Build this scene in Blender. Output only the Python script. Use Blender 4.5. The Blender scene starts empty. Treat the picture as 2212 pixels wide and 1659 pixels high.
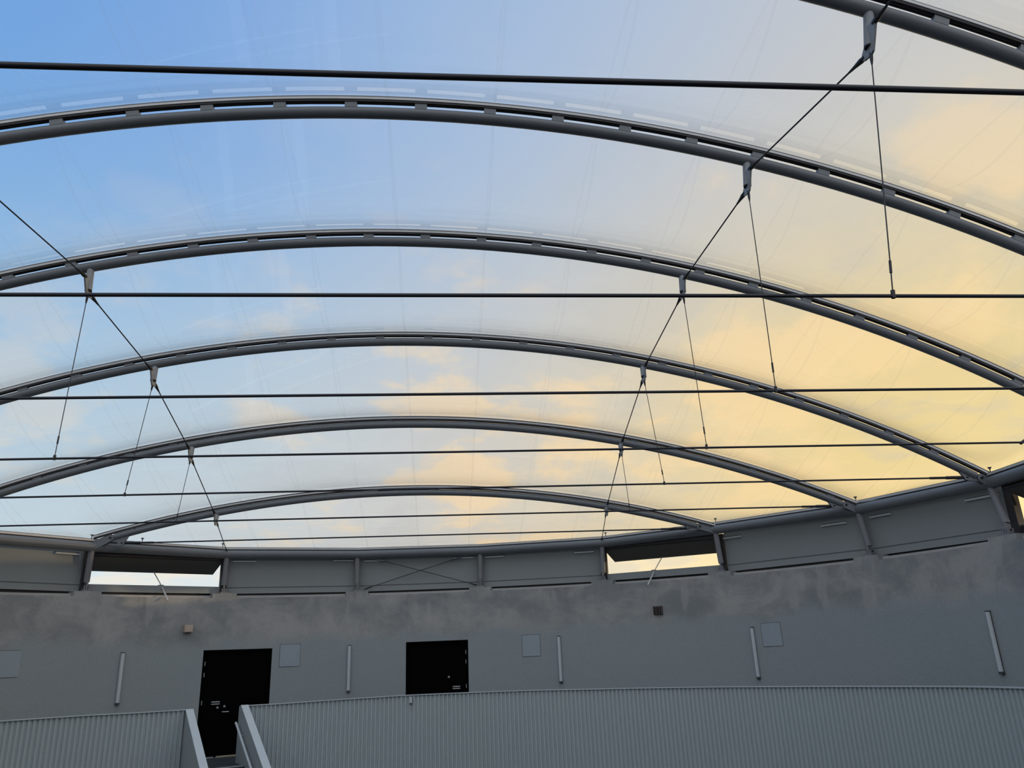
import bpy, math, random
from mathutils import Vector, Matrix
random.seed(7)
sc = bpy.context.scene
col = sc.collection

# ------------------------------------------------------------------ camera
S = 1.3            # metres per survey unit
ZF = -3.82         # courtyard floor below the eye (units)
PITCH, ROLL, YAW = map(math.radians, (19.398, -2.3533, -5.5358))
FPX = 1680.0
def cam_axes():
    right = Vector((1, 0, 0)); fwd = Vector((0, math.cos(PITCH), math.sin(PITCH))); up = Vector((0, -math.sin(PITCH), math.cos(PITCH)))
    r2 = math.cos(ROLL) * right + math.sin(ROLL) * up
    u2 = -math.sin(ROLL) * right + math.cos(ROLL) * up
    rz = Matrix.Rotation(YAW, 3, 'Z')
    return rz @ r2, rz @ u2, rz @ (-fwd)
CR, CU, CB = cam_axes()
cam = bpy.data.cameras.new('camera'); camo = bpy.data.objects.new('camera', cam); col.objects.link(camo)
camo.matrix_world = Matrix(((CR.x, CU.x, CB.x, 0), (CR.y, CU.y, CB.y, 0), (CR.z, CU.z, CB.z, -ZF * S), (0, 0, 0, 1)))
cam.sensor_fit = 'HORIZONTAL'; cam.sensor_width = 36.0; cam.lens = FPX / 2212 * 36
cam.clip_start = 0.02; cam.clip_end = 500
sc.camera = camo

# ------------------------------------------------------------------ sky
def lin(c):
    return tuple(((v / 255 + .055) / 1.055) ** 2.4 if v > 10.3 else v / 255 / 12.92 for v in c)
def view_dir(px, py):
    d = CR * ((px - 1106) / FPX) + CU * (-(py - 829.5) / FPX) - CB
    return d.normalized()
def azel(az, el):
    a, e = math.radians(az), math.radians(el)
    return Vector((math.sin(a) * math.cos(e), math.cos(a) * math.cos(e), math.sin(e)))
# direction, colour (sRGB), amount of cloud : the evening sky, blue to the left and overhead, gold towards the sunset
SKY = [
 (view_dir(60, 60), (100, 156, 226), 0), (view_dir(500, 60), (130, 170, 226), 0), (view_dir(1000, 80), (155, 186, 226), .0),
 (view_dir(1500, 80), (174, 194, 222), .05), (view_dir(1900, 60), (192, 202, 218), .15), (view_dir(2180, 150), (204, 206, 208), .3),
 (view_dir(60, 420), (112, 174, 230), 0), (view_dir(450, 420), (132, 175, 230), 0), (view_dir(850, 420), (162, 192, 228), 0), (view_dir(1250, 430), (186, 202, 222), .1),
 (view_dir(1650, 450), (205, 207, 210), .15), (view_dir(2100, 380), (230, 216, 184), .7), (view_dir(2000, 560), (212, 208, 192), .3),
 (view_dir(60, 760), (160, 198, 228), .25), (view_dir(450, 760), (166, 202, 230), .05), (view_dir(850, 760), (184, 206, 224), .2), (view_dir(1150, 780), (194, 204, 214), .8),
 (view_dir(1480, 760), (214, 208, 194), .6), (view_dir(1800, 800), (248, 216, 138), .8), (view_dir(2150, 760), (255, 220, 116), .7),
 (view_dir(100, 980), (188, 214, 226), .4), (view_dir(560, 980), (192, 212, 224), .45), (view_dir(950, 960), (204, 206, 208), .95),
 (view_dir(1300, 1000), (230, 210, 174), .9), (view_dir(1650, 960), (254, 222, 134), .7), (view_dir(2050, 960), (255, 224, 122), .6),
 (view_dir(100, 1180), (226, 232, 232), .1), (view_dir(560, 1120), (214, 222, 222), .5), (view_dir(950, 1120), (222, 210, 196), .9), (view_dir(1320, 1120), (240, 218, 174), .7),
 (view_dir(1400, 1220), (254, 240, 206), .1), (view_dir(700, 1220), (238, 228, 214), .1), (view_dir(1750, 1120), (250, 220, 146), .4), (view_dir(2212, 1120), (254, 240, 206), .1),
 (azel(-90, 30), (172, 182, 198), 0), (azel(-90, 5), (200, 206, 212), 0), (azel(90, 8), (250, 224, 172), .2), (azel(90, 40), (204, 208, 212), .2),
]
# unseen sky behind and overhead, brightened by added gain to light the interior (colour, gain)
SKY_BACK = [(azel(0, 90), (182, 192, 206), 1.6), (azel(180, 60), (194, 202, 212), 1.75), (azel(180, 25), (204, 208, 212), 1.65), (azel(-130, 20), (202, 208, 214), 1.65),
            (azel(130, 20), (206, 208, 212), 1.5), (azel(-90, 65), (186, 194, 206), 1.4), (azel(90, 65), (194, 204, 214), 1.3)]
world = bpy.data.worlds.new('evening_sky'); sc.world = world; world.use_nodes = True
wt = world.node_tree; wn, wl = wt.nodes, wt.links
wn.clear()
def wmath(op, a, b=None, c=None):
    n = wn.new('ShaderNodeMath'); n.operation = op
    for i, v in enumerate((a, b, c)):
        if v is None: continue
        if isinstance(v, (int, float)): n.inputs[i].default_value = v
        else: wl.new(v, n.inputs[i])
    return n.outputs[0]
def wvec(op, a, b=None, scale=None):
    n = wn.new('ShaderNodeVectorMath'); n.operation = op
    for i, v in enumerate((a, b)):
        if v is None: continue
        if isinstance(v, (tuple, Vector)): n.inputs[i].default_value = tuple(v)
        else: wl.new(v, n.inputs[i])
    if scale is not None:
        if isinstance(scale, (int, float)): n.inputs['Scale'].default_value = scale
        else: wl.new(scale, n.inputs['Scale'])
    return n
tc = wn.new('ShaderNodeTexCoord')
dirv = wvec('NORMALIZE', tc.outputs['Generated']).outputs[0]
K = 45.0
SKY_GAIN = 1.0
acc_c = acc_w = acc_k = None
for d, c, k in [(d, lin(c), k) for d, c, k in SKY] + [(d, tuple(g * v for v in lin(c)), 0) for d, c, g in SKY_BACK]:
    dt = wvec('DOT_PRODUCT', dirv, d).outputs['Value']
    w = wmath('EXPONENT', wmath('MULTIPLY_ADD', dt, K, -K))
    sv = wvec('SCALE', tuple(c), None, w).outputs[0]
    acc_c = sv if acc_c is None else wvec('ADD', acc_c, sv).outputs[0]
    acc_w = w if acc_w is None else wmath('ADD', acc_w, w)
    if k:
        kw = wmath('MULTIPLY', w, float(k))
        acc_k = kw if acc_k is None else wmath('ADD', acc_k, kw)
inv = wmath('DIVIDE', 1.0, acc_w)
base = wvec('SCALE', acc_c, None, inv).outputs[0]
amount = wmath('MULTIPLY', acc_k, inv)
# clouds lie on a plane high above: divide the direction by its height
sep = wn.new('ShaderNodeSeparateXYZ'); wl.new(dirv, sep.inputs[0])
hz = wmath('ADD', wmath('MAXIMUM', sep.outputs['Z'], 0.0), 0.22)
cmb = wn.new('ShaderNodeCombineXYZ')
wl.new(wmath('DIVIDE', sep.outputs['X'], hz), cmb.inputs[0]); wl.new(wmath('DIVIDE', sep.outputs['Y'], hz), cmb.inputs[1])
nz = wn.new('ShaderNodeTexNoise'); nz.noise_dimensions = '3D'
nz.inputs['Scale'].default_value = 2.1; nz.inputs['Detail'].default_value = 7; nz.inputs['Roughness'].default_value = .55; nz.inputs['Distortion'].default_value = .35
wl.new(cmb.outputs[0], nz.inputs['Vector'])
nz2 = wn.new('ShaderNodeTexNoise'); nz2.inputs['Scale'].default_value = 6.0; nz2.inputs['Detail'].default_value = 5; nz2.inputs['Roughness'].default_value = .6
wl.new(cmb.outputs[0], nz2.inputs['Vector'])
def wramp(v, a, b):
    n = wn.new('ShaderNodeMapRange'); n.interpolation_type = 'SMOOTHSTEP'
    n.inputs['From Min'].default_value = a; n.inputs['From Max'].default_value = b
    wl.new(v, n.inputs['Value']); return n.outputs[0]
nsum = wmath('ADD', wmath('MULTIPLY', nz.outputs['Fac'], .70), wmath('MULTIPLY', nz2.outputs['Fac'], .30))
# the larger cloud banks of this evening (direction, tightness, strength)
BANKS = [(view_dir(1190, 850), 320, .10), (view_dir(1290, 890), 700, .08), (view_dir(1000, 880), 500, .07), (view_dir(900, 860), 900, .06), (view_dir(560, 905), 900, .06),
         (view_dir(1020, 1040), 500, .09), (view_dir(1190, 1040), 900, .07), (view_dir(960, 1150), 350, .07), (view_dir(2060, 290), 500, .11), (view_dir(2150, 400), 500, .05),
         (view_dir(1560, 760), 900, .07), (view_dir(1780, 790), 260, .09), (view_dir(1690, 960), 300, .05), (view_dir(2000, 880), 300, .07), (view_dir(2150, 700), 500, .06),
         (view_dir(30, 920), 500, .07), (view_dir(30, 690), 1200, .05), (view_dir(1420, 1010), 400, .05),
         (view_dir(1080, 740), 300, -.07), (view_dir(1350, 700), 200, -.09), (view_dir(1700, 620), 200, -.08), (view_dir(760, 960), 300, -.06), (view_dir(1250, 1110), 500, -.08),
         (view_dir(1900, 1010), 600, -.05), (view_dir(1060, 960), 900, -.05), (view_dir(300, 900), 200, -.08), (view_dir(1320, 960), 900, -.06), (view_dir(1850, 420), 300, -.08)]
for d, k, g in BANKS:
    nsum = wmath('MULTIPLY_ADD', wmath('EXPONENT', wmath('MULTIPLY_ADD', wvec('DOT_PRODUCT', dirv, d).outputs['Value'], float(k), -float(k))), g, nsum)
lit = wmath('MULTIPLY', wramp(nsum, .50, .60), amount)
shade = wmath('MULTIPLY', wramp(nsum, .485, .40), amount)
def wmix(fac, a, b, mode='MIX'):
    n = wn.new('ShaderNodeMix'); n.data_type = 'RGBA'; n.blend_type = mode
    wl.new(fac, n.inputs['Factor'])
    for v, i in ((a, 6), (b, 7)):
        if isinstance(v, tuple): n.inputs[i].default_value = (*v, 1)
        else: wl.new(v, n.inputs[i])
    return n.outputs[2]
warm = tuple(1.14 * v for v in lin((252, 217, 160)))
cool = lin((192, 194, 194))
skyc = wmix(wmath('MULTIPLY', shade, .5), base, cool)
skyc = wmix(wmath('MULTIPLY', lit, .85), skyc, warm)
# ground below the horizon
skyc = wmix(wramp(sep.outputs['Z'], -.02, -.10), skyc, (.055, .058, .06))
bg = wn.new('ShaderNodeBackground'); wl.new(skyc, bg.inputs['Color']); bg.inputs['Strength'].default_value = 1.12
wo = wn.new('ShaderNodeOutputWorld'); wl.new(bg.outputs[0], wo.inputs['Surface'])

# ------------------------------------------------------------------ sun and exposure
sun = bpy.data.lights.new('sun', 'SUN'); suno = bpy.data.objects.new('sun', sun); col.objects.link(suno)
sun.energy = 0.95; sun.color = (1.0, .72, .42); sun.angle = math.radians(.6)
sd = azel(91.0, 2.0)
suno.rotation_euler = sd.to_track_quat('Z', 'Y').to_euler()
suno.location = (30, 10, 12)
sc.view_settings.view_transform = 'Standard'; sc.view_settings.look = 'None'
sc.view_settings.exposure = 0.0; sc.view_settings.gamma = 1.0; sc.view_settings.use_curve_mapping = False
sc.cycles.transparent_max_bounces = 32

# ------------------------------------------------------------------ materials
def new_mat(name):
    m = bpy.data.materials.new(name); m.use_nodes = True
    return m, m.node_tree.nodes, m.node_tree.links, m.node_tree.nodes['Principled BSDF']
def paint(name, c, rough=.5, metal=0.0, var=.08, scale=6.0, spec=.5, bump=0.0):
    m, n, l, b = new_mat(name)
    t = n.new('ShaderNodeTexCoord'); z = n.new('ShaderNodeTexNoise'); z.inputs['Scale'].default_value = scale; z.inputs['Detail'].default_value = 6
    l.new(t.outputs['Object'], z.inputs['Vector'])
    r = n.new('ShaderNodeMix'); r.data_type = 'RGBA'
    r.inputs[6].default_value = (*[v * (1 - var) for v in c], 1); r.inputs[7].default_value = (*[min(1, v * (1 + var)) for v in c], 1)
    l.new(z.outputs['Fac'], r.inputs['Factor']); l.new(r.outputs[2], b.inputs['Base Color'])
    b.inputs['Roughness'].default_value = rough; b.inputs['Metallic'].default_value = metal; b.inputs['Specular IOR Level'].default_value = spec
    if bump:
        bp = n.new('ShaderNodeBump'); bp.inputs['Strength'].default_value = bump; bp.inputs['Distance'].default_value = .02
        l.new(z.outputs['Fac'], bp.inputs['Height']); l.new(bp.outputs[0], b.inputs['Normal'])
    return m
M = {}
M['steel'] = paint('painted_grey_steel', (.158, .172, .19), .38, var=.1, scale=3)
M['post'] = paint('painted_post_steel', (.20, .205, .22), .5, var=.06, scale=4)
M['strut'] = paint('painted_strut_steel', (.25, .265, .29), .5, var=.06, scale=4)
M['aluminium'] = paint('grey_aluminium', (.64, .64, .64), .4, .1, var=.05)
M['gutter'] = paint('dark_gutter_profile', (.035, .03, .032), .6, var=.15)
M['rubber'] = paint('black_gasket', (.012, .012, .014), .6)
M['cable'] = paint('dark_cable_steel', (.018, .019, .026), .45, .3)
M['fascia'] = paint('grey_fascia_sheet', (.262, .284, .29), .55, var=.05, scale=1.5)
M['flap'] = paint('dark_flap_sheet', (.12, .112, .10), .6, var=.1, scale=2)
M['black_door'] = paint('black_door_paint', (.0012, .0012, .0015), .8, var=.1, spec=.05)
M['hardware'] = paint('brushed_hardware', (.45, .46, .48), .35, .5)
M['under_door_light'] = paint('under_door_light_beige', (.55, .48, .34), .45, .2)  # beige tone imitates yellowish light under the doors
M['lamp_cover'] = paint('lamp_cover_grey', (.56, .60, .63), .4, var=.04)
M['lamp_cap'] = paint('lamp_end_cap', (.06, .065, .07), .5)
M['hatch'] = paint('hatch_paint', (.315, .365, .41), .5, var=.04)
M['curb'] = paint('pale_curb', (.40, .395, .385), .8, var=.15)
M['seam'] = paint('hatch_joint', (.17, .185, .20), .7)
M['box_beige'] = paint('beige_plastic', (.50, .40, .33), .5)
M['box_brown'] = paint('brown_grille', (.11, .085, .08), .6)
M['floor_dark'] = paint('dark_walkway_floor', (.045, .055, .065), .6, var=.2, scale=3)
M['floor_court'] = paint('courtyard_paving', (.045, .048, .05), .8, var=.2, scale=1)
M['cap'] = paint('pale_cap_metal', (.50, .55, .58), .4, var=.05)
M['stair_side'] = paint('stair_side_sheet', (.34, .385, .41), .45, var=.1, scale=2)
M['nosing'] = paint('nosing_strip', (.4, .43, .45), .5)

def corrugated_mat():
    m, n, l, b = new_mat('corrugated_grey_sheet')
    t = n.new('ShaderNodeTexCoord'); z = n.new('ShaderNodeTexNoise'); z.inputs['Scale'].default_value = .8; z.inputs['Detail'].default_value = 5
    l.new(t.outputs['Object'], z.inputs['Vector'])
    r = n.new('ShaderNodeMix'); r.data_type = 'RGBA'
    r.inputs[6].default_value = (.42, .47, .495, 1); r.inputs[7].default_value = (.425, .50, .505, 1)
    l.new(z.outputs['Fac'], r.inputs['Factor']); l.new(r.outputs[2], b.inputs['Base Color'])
    b.inputs['Roughness'].default_value = .5
    return m
M['corrugated'] = corrugated_mat()

def concrete_mat():
    m, n, l, b = new_mat('mottled_concrete')
    g = n.new('ShaderNodeNewGeometry')
    def noise(scale, detail, rough, stretch=(1, 1, 1), dist=0.0):
        mp = n.new('ShaderNodeMapping'); mp.inputs['Scale'].default_value = stretch; l.new(g.outputs['Position'], mp.inputs['Vector'])
        z = n.new('ShaderNodeTexNoise'); z.inputs['Scale'].default_value = scale; z.inputs['Detail'].default_value = detail
        z.inputs['Roughness'].default_value = rough; z.inputs['Distortion'].default_value = dist
        l.new(mp.outputs[0], z.inputs['Vector']); return z.outputs['Fac']
    def mr(v, a, b_, c=0.0, d=1.0):
        x = n.new('ShaderNodeMapRange'); x.interpolation_type = 'SMOOTHSTEP'
        for k, q in zip(('From Min', 'From Max', 'To Min', 'To Max'), (a, b_, c, d)): x.inputs[k].default_value = q
        l.new(v, x.inputs['Value']); return x.outputs[0]
    def mul(a, b_, op='MULTIPLY'):
        x = n.new('ShaderNodeMath'); x.operation = op
        for i, q in enumerate((a, b_)):
            if isinstance(q, (int, float)): x.inputs[i].default_value = q
            else: l.new(q, x.inputs[i])
        return x.outputs[0]
    def mix(f, a, b_):
        x = n.new('ShaderNodeMix'); x.data_type = 'RGBA'; l.new(f, x.inputs['Factor'])
        for i, q in ((6, a), (7, b_)):
            if isinstance(q, tuple): x.inputs[i].default_value = (*q, 1)
            else: l.new(q, x.inputs[i])
        return x.outputs[2]
    sp = n.new('ShaderNodeSeparateXYZ'); l.new(g.outputs['Position'], sp.inputs[0])
    # the plastered lower wall is even; above a wavy line the raw concrete is browner and blotchy
    wav = mul(noise(1.1, 5, .6), .9)
    hh = mul(sp.outputs['Z'], wav, 'ADD')
    upper = mr(hh, (.46 - ZF) * S + .30, (.60 - ZF) * S + .50)
    plain = mix(noise(.5, 4, .5), (.292, .322, .34), (.318, .354, .366))
    raw = mix(mr(noise(.9, 7, .62, (1, 1, 1.6), .4), .34, .66), (.245, .258, .266), (.39, .384, .378))
    raw = mix(mul(mr(noise(2.6, 6, .6, (1, 1, .5)), .52, .72), .5), raw, (.23, .238, .245))
    raw = mix(mul(mr(noise(1.6, 3, .5, (1, 1, .35)), .60, .66), .5), raw, (.42, .412, .405))
    c = mix(upper, plain, raw)
    # water stains running down from the top edge
    topz = mr(sp.outputs['Z'], (1.0 - ZF) * S, (1.25 - ZF) * S)
    stain = mul(mul(topz, mr(noise(3.0, 5, .6, (1, 1, .18)), .5, .68)), .55)
    c = mix(stain, c, (.19, .187, .178))
    grain = mr(noise(38, 4, .6), .2, .8, .93, 1.07)
    vm = n.new('ShaderNodeVectorMath'); vm.operation = 'SCALE'; l.new(c, vm.inputs[0]); l.new(grain, vm.inputs['Scale'])
    l.new(vm.outputs[0], b.inputs['Base Color'])
    b.inputs['Roughness'].default_value = .75; b.inputs['Specular IOR Level'].default_value = .3
    bp = n.new('ShaderNodeBump'); bp.inputs['Strength'].default_value = .25; bp.inputs['Distance'].default_value = .02
    l.new(noise(6, 6, .6), bp.inputs['Height']); l.new(bp.outputs[0], b.inputs['Normal'])
    return m
M['concrete'] = concrete_mat()

def film_mat():
    m = bpy.data.materials.new('clear_film'); m.use_nodes = True
    n, l = m.node_tree.nodes, m.node_tree.links
    n.clear()
    uv = n.new('ShaderNodeUVMap'); uv.uv_map = 'strip'
    sp = n.new('ShaderNodeSeparateXYZ'); l.new(uv.outputs[0], sp.inputs[0])
    def mth(op, a, b=None):
        x = n.new('ShaderNodeMath'); x.operation = op
        for i, q in enumerate((a, b)):
            if q is None: continue
            if isinstance(q, (int, float)): x.inputs[i].default_value = q
            else: l.new(q, x.inputs[i])
        return x.outputs[0]
    # welded seams every strip width
    fr = mth('ABSOLUTE', mth('SUBTRACT', mth('FRACT', mth('ADD', sp.outputs['X'], .5)), .5))
    seam = mth('LESS_THAN', fr, .0095)
    line = mth('MULTIPLY', mth('GREATER_THAN', fr, .0055), seam)
    # dust that gathers along the clamped edges
    e = mth('ABSOLUTE', mth('SUBTRACT', sp.outputs['Y'], .5))
    mr = n.new('ShaderNodeMapRange'); mr.interpolation_type = 'SMOOTHSTEP'
    mr.inputs['From Min'].default_value = .36; mr.inputs['From Max'].default_value = .5; l.new(e, mr.inputs['Value'])
    g = n.new('ShaderNodeNewGeometry')
    mp = n.new('ShaderNodeMapping'); mp.inputs['Scale'].default_value = (6, .9, 3); l.new(g.outputs['Position'], mp.inputs['Vector'])
    z = n.new('ShaderNodeTexNoise'); z.inputs['Scale'].default_value = 1.3; z.inputs['Detail'].default_value = 5; l.new(mp.outputs[0], z.inputs['Vector'])
    dust = mth('MULTIPLY', mth('MULTIPLY', mr.outputs[0], z.outputs['Fac']), .06)
    haze = mth('ADD', mth('ADD', dust, mth('MULTIPLY', seam, .035)), mth('ADD', mth('MULTIPLY', line, .10), .012))
    tr = n.new('ShaderNodeBsdfTransparent'); tr.inputs['Color'].default_value = (.985, .985, .985, 1)
    df = n.new('ShaderNodeBsdfTranslucent'); df.inputs['Color'].default_value = (.62, .60, .60, 1)
    di = n.new('ShaderNodeBsdfDiffuse'); di.inputs['Color'].default_value = (.6, .58, .57, 1)
    m0 = n.new('ShaderNodeMixShader'); m0.inputs[0].default_value = .5; l.new(df.outputs[0], m0.inputs[1]); l.new(di.outputs[0], m0.inputs[2])
    m1 = n.new('ShaderNodeMixShader'); l.new(haze, m1.inputs[0]); l.new(tr.outputs[0], m1.inputs[1]); l.new(m0.outputs[0], m1.inputs[2])
    gl = n.new('ShaderNodeBsdfGlossy'); gl.inputs['Roughness'].default_value = .012; gl.inputs['Color'].default_value = (1, 1, 1, 1)
    bp = n.new('ShaderNodeBump'); bp.inputs['Strength'].default_value = .01; bp.inputs['Distance'].default_value = .02
    l.new(z.outputs['Fac'], bp.inputs['Height']); l.new(bp.outputs[0], gl.inputs['Normal'])
    lw = n.new('ShaderNodeLayerWeight'); lw.inputs['Blend'].default_value = .5
    f = mth('ADD', mth('MULTIPLY', mth('POWER', lw.outputs['Facing'], 4.5), .9), .06)
    m2 = n.new('ShaderNodeMixShader'); l.new(f, m2.inputs[0]); l.new(m1.outputs[0], m2.inputs[1]); l.new(gl.outputs[0], m2.inputs[2])
    o = n.new('ShaderNodeOutputMaterial'); l.new(m2.outputs[0], o.inputs['Surface'])
    return m
M['film'] = film_mat()

# ------------------------------------------------------------------ mesh helpers
def W(p):
    return Vector((p[0] * S, p[1] * S, (p[2] - ZF) * S))
CX, CY = -.5, 7.73
def pol(deg, r, z):
    a = math.radians(deg)
    return Vector((CX + r * math.sin(a), CY + r * math.cos(a), z))
class MB:
    """Collects shapes (in survey units) and links them as one mesh object."""
    def __init__(s): s.v = []; s.f = []; s.uv = None
    def add(s, vs, fs):
        o = len(s.v); s.v += [Vector(p) for p in vs]; s.f += [[i + o for i in f] for f in fs]
    def tube(s, pts, r, seg=12, caps=True, rad=None):
        pts = [Vector(p) for p in pts]; n = len(pts)
        t0 = (pts[1] - pts[0]).normalized()
        a = Vector((0, 0, 1)) if abs(t0.z) < .9 else Vector((1, 0, 0))
        x = t0.cross(a).normalized(); vs, fs = [], []
        for i in range(n):
            t = (pts[min(i + 1, n - 1)] - pts[max(i - 1, 0)]).normalized()
            x = (x - t * x.dot(t)).normalized(); y = t.cross(x)
            rr = rad[i] if rad else r
            for k in range(seg):
                q = 2 * math.pi * k / seg
                vs.append(pts[i] + (x * math.cos(q) + y * math.sin(q)) * rr)
        for i in range(n - 1):
            for k in range(seg):
                k2 = (k + 1) % seg
                fs.append((i * seg + k, i * seg + k2, (i + 1) * seg + k2, (i + 1) * seg + k))
        if caps:
            fs.append(tuple(range(seg - 1, -1, -1))); fs.append(tuple((n - 1) * seg + k for k in range(seg)))
        s.add(vs, fs); return s
    def frame_box(s, o, ax, ay, az, x0, x1, y0, y1, z0, z1):
        vs = [o + ax * x + ay * y + az * z for z in (z0, z1) for y in (y0, y1) for x in (x0, x1)]
        s.add(vs, [(0, 2, 3, 1), (4, 5, 7, 6), (0, 1, 5, 4), (2, 6, 7, 3), (0, 4, 6, 2), (1, 3, 7, 5)]); return s
    def prism(s, poly, off):
        """poly: list of points, extruded by vector off"""
        n = len(poly); vs = [Vector(p) for p in poly] + [Vector(p) + off for p in poly]
        fs = [tuple(range(n - 1, -1, -1)), tuple(range(n, 2 * n))] + [(i, (i + 1) % n, n + (i + 1) % n, n + i) for i in range(n)]
        s.add(vs, fs); return s
    def sweep(s, frames, prof, closed=True):
        """frames: (origin, u, v); prof: closed 2-D outline"""
        m = len(prof); vs = [o + u * a + v * b for o, u, v in frames for a, b in prof]; fs = []
        for i in range(len(frames) - 1):
            for k in range(m):
                k2 = (k + 1) % m
                fs.append((i * m + k, i * m + k2, (i + 1) * m + k2, (i + 1) * m + k))
        fs.append(tuple(range(m - 1, -1, -1))); fs.append(tuple((len(frames) - 1) * m + k for k in range(m)))
        s.add(vs, fs); return s
    def build(s, name, mat, parent=None, smooth=False, origin=None):
        ws = [W(p) for p in s.v]
        if origin is None:
            mn = [min(p[i] for p in ws) for i in range(3)]; mx = [max(p[i] for p in ws) for i in range(3)]
            o = Vector(((mn[0] + mx[0]) / 2, (mn[1] + mx[1]) / 2, mn[2]))
        else: o = W(origin)
        me = bpy.data.meshes.new(name)
        me.from_pydata([p - o for p in ws], [], s.f); me.update()
        import bmesh
        b = bmesh.new(); b.from_mesh(me); bmesh.ops.recalc_face_normals(b, faces=b.faces); b.to_mesh(me); b.free()
        me.materials.append(M[mat])
        if smooth:
            for p in me.polygons: p.use_smooth = True
            me.set_sharp_from_angle(angle=math.radians(40))
        ob = bpy.data.objects.new(name, me); col.objects.link(ob)
        ob['_o'] = 0; del ob['_o']
        if parent is not None:
            ob.parent = parent; ob.location = o - world_loc(parent)
        else: ob.location = o
        return ob
def world_loc(o):
    p = Vector(o.location)
    while o.parent: o = o.parent; p += Vector(o.location)
    return p
def tag(o, label, cat, group=None):
    o['label'] = label; o['category'] = cat
    if group: o['group'] = group
    return o
def thing(name, loc, label, cat, group=None):
    o = bpy.data.objects.new(name, None); col.objects.link(o); o.location = W(loc); o.empty_display_size = .2
    return tag(o, label, cat, group)
def structure(o, label=None):
    o['kind'] = 'structure'
    if label: o['label'] = label
    return o
def interp(tab, x):
    if x <= tab[0][0]: return tab[0][1]
    for (a, b), (c, d) in zip(tab, tab[1:]):
        if x <= c: return b + (d - b) * (x - a) / (c - a)
    return tab[-1][1]
DZ = [(-120, -.06), (-60, -.05), (-52, -.05), (-42.5, -.03), (-26, -.025), (-8.3, -.005), (9.1, 0), (26.7, -.02), (43, -.045), (62, -.075), (78, -.095), (120, -.1)]
def dz(t): return interp(DZ, t)

# ------------------------------------------------------------------ the setting: round concrete wall, walkway, courtyard floor
D1 = (-28.05, -19.37, .33); D2 = (-1.43, 7.24, .356); SILL = -1.37
RW = 7.62
def polar_wall():
    ths = set([-180 + 3 * i for i in range(121)]) | {D1[0], D1[1], D2[0], D2[1]}
    posts = [-78, -60.5, -42.5, -26, -8.3, 9.1, 26.7, 43.2, 62.4, 78.4, 95]
    pl = [(p - 1.55, p + 1.55) for p in posts]
    for a, b in pl: ths |= {a, b}
    ths = sorted(ths)
    ths = [t for i, t in enumerate(ths) if i == 0 or t - ths[i - 1] > .05]
    zs = [ZF, SILL, .33, .356, 1.225, 1.30]
    def rin(t):
        t = abs(t)
        return RW if t < 148 else (9.2 if t > 153 else RW + (9.2 - RW) * (t - 148) / 5)
    def solid(i, j):
        if j < 0 or j >= len(zs) - 1: return False
        t = (ths[i] + ths[i + 1]) / 2; z = (zs[j] + zs[j + 1]) / 2
        for a, b, h in (D1, D2):
            if a < t < b and SILL < z < h: return False
        if z > 1.225:
            return t < -78 or t > 96 or any(a < t < b for a, b in pl)
        return True
    mb = MB(); n = len(ths)
    idx = {}
    def vert(i, j, outer):
        key = (i % (n - 1), j, outer)
        if key not in idx:
            t = ths[i % (n - 1)]; z = zs[j]
            if z >= 1.225: z += dz(t) if -79 <= t <= 96 else 0
            if j == len(zs) - 1 and (t < -78.5 or t > 97): z = 2.02 if abs(t) > 97 else 1.97
            r = rin(t) + (.42 if outer else 0)
            idx[key] = len(mb.v); mb.v.append(pol(t, r, z))
        return idx[key]
    for i in range(n - 1):
        for j in range(len(zs) - 1):
            if not solid(i, j): continue
            q = lambda a, b, o: vert(i + a, j + b, o)
            mb.f.append([q(0, 0, 0), q(1, 0, 0), q(1, 1, 0), q(0, 1, 0)])
            mb.f.append([q(0, 0, 1), q(0, 1, 1), q(1, 1, 1), q(1, 0, 1)])
            if not solid(i, j + 1): mb.f.append([q(0, 1, 0), q(1, 1, 0), q(1, 1, 1), q(0, 1, 1)])
            if not solid(i, j - 1): mb.f.append([q(0, 0, 0), q(0, 0, 1), q(1, 0, 1), q(1, 0, 0)])
            if not solid((i + 1) % (n - 1), j): mb.f.append([q(1, 0, 0), q(1, 0, 1), q(1, 1, 1), q(1, 1, 0)])
            if not solid((i - 1) % (n - 1), j): mb.f.append([q(0, 0, 0), q(0, 1, 0), q(0, 1, 1), q(0, 0, 1)])
    return mb
w = structure(polar_wall().build('wall_back', 'concrete'), 'round grey mottled concrete wall below the steel ring')

mb = MB()
n = 96
mb.add([(CX + 9.6 * math.sin(2 * math.pi * k / n), CY + 9.6 * math.cos(2 * math.pi * k / n), ZF) for k in range(n)], [tuple(range(n))])
mb.add([(CX + 9.6 * math.sin(2 * math.pi * k / n), CY + 9.6 * math.cos(2 * math.pi * k / n), ZF - .15) for k in range(n)], [tuple(range(n - 1, -1, -1))])
structure(mb.build('floor', 'floor_court'))
def annulus(r0, r1, z0, z1, a0, a1, step=2.0):
    n = max(2, int(abs(a1 - a0) / step)); fr = []
    for i in range(n + 1):
        t = a0 + (a1 - a0) * i / n
        fr.append((pol(t, 0, 0), pol(t, 1, 0) - pol(t, 0, 0), Vector((0, 0, 1))))
    return MB().sweep(fr, [(r0, z0), (r1, z0), (r1, z1), (r0, z1)])
mb = annulus(6.55, RW - .001, SILL - .16, SILL, -148, 148)
for a, b in ((148, 180), (-180, -148)):
    k = annulus(6.54, 9.1, SILL - .16, SILL, a, b); mb.add(k.v, k.f)
structure(mb.build('floor_walkway', 'floor_dark'), 'dark raised walkway floor along the round wall')

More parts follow.
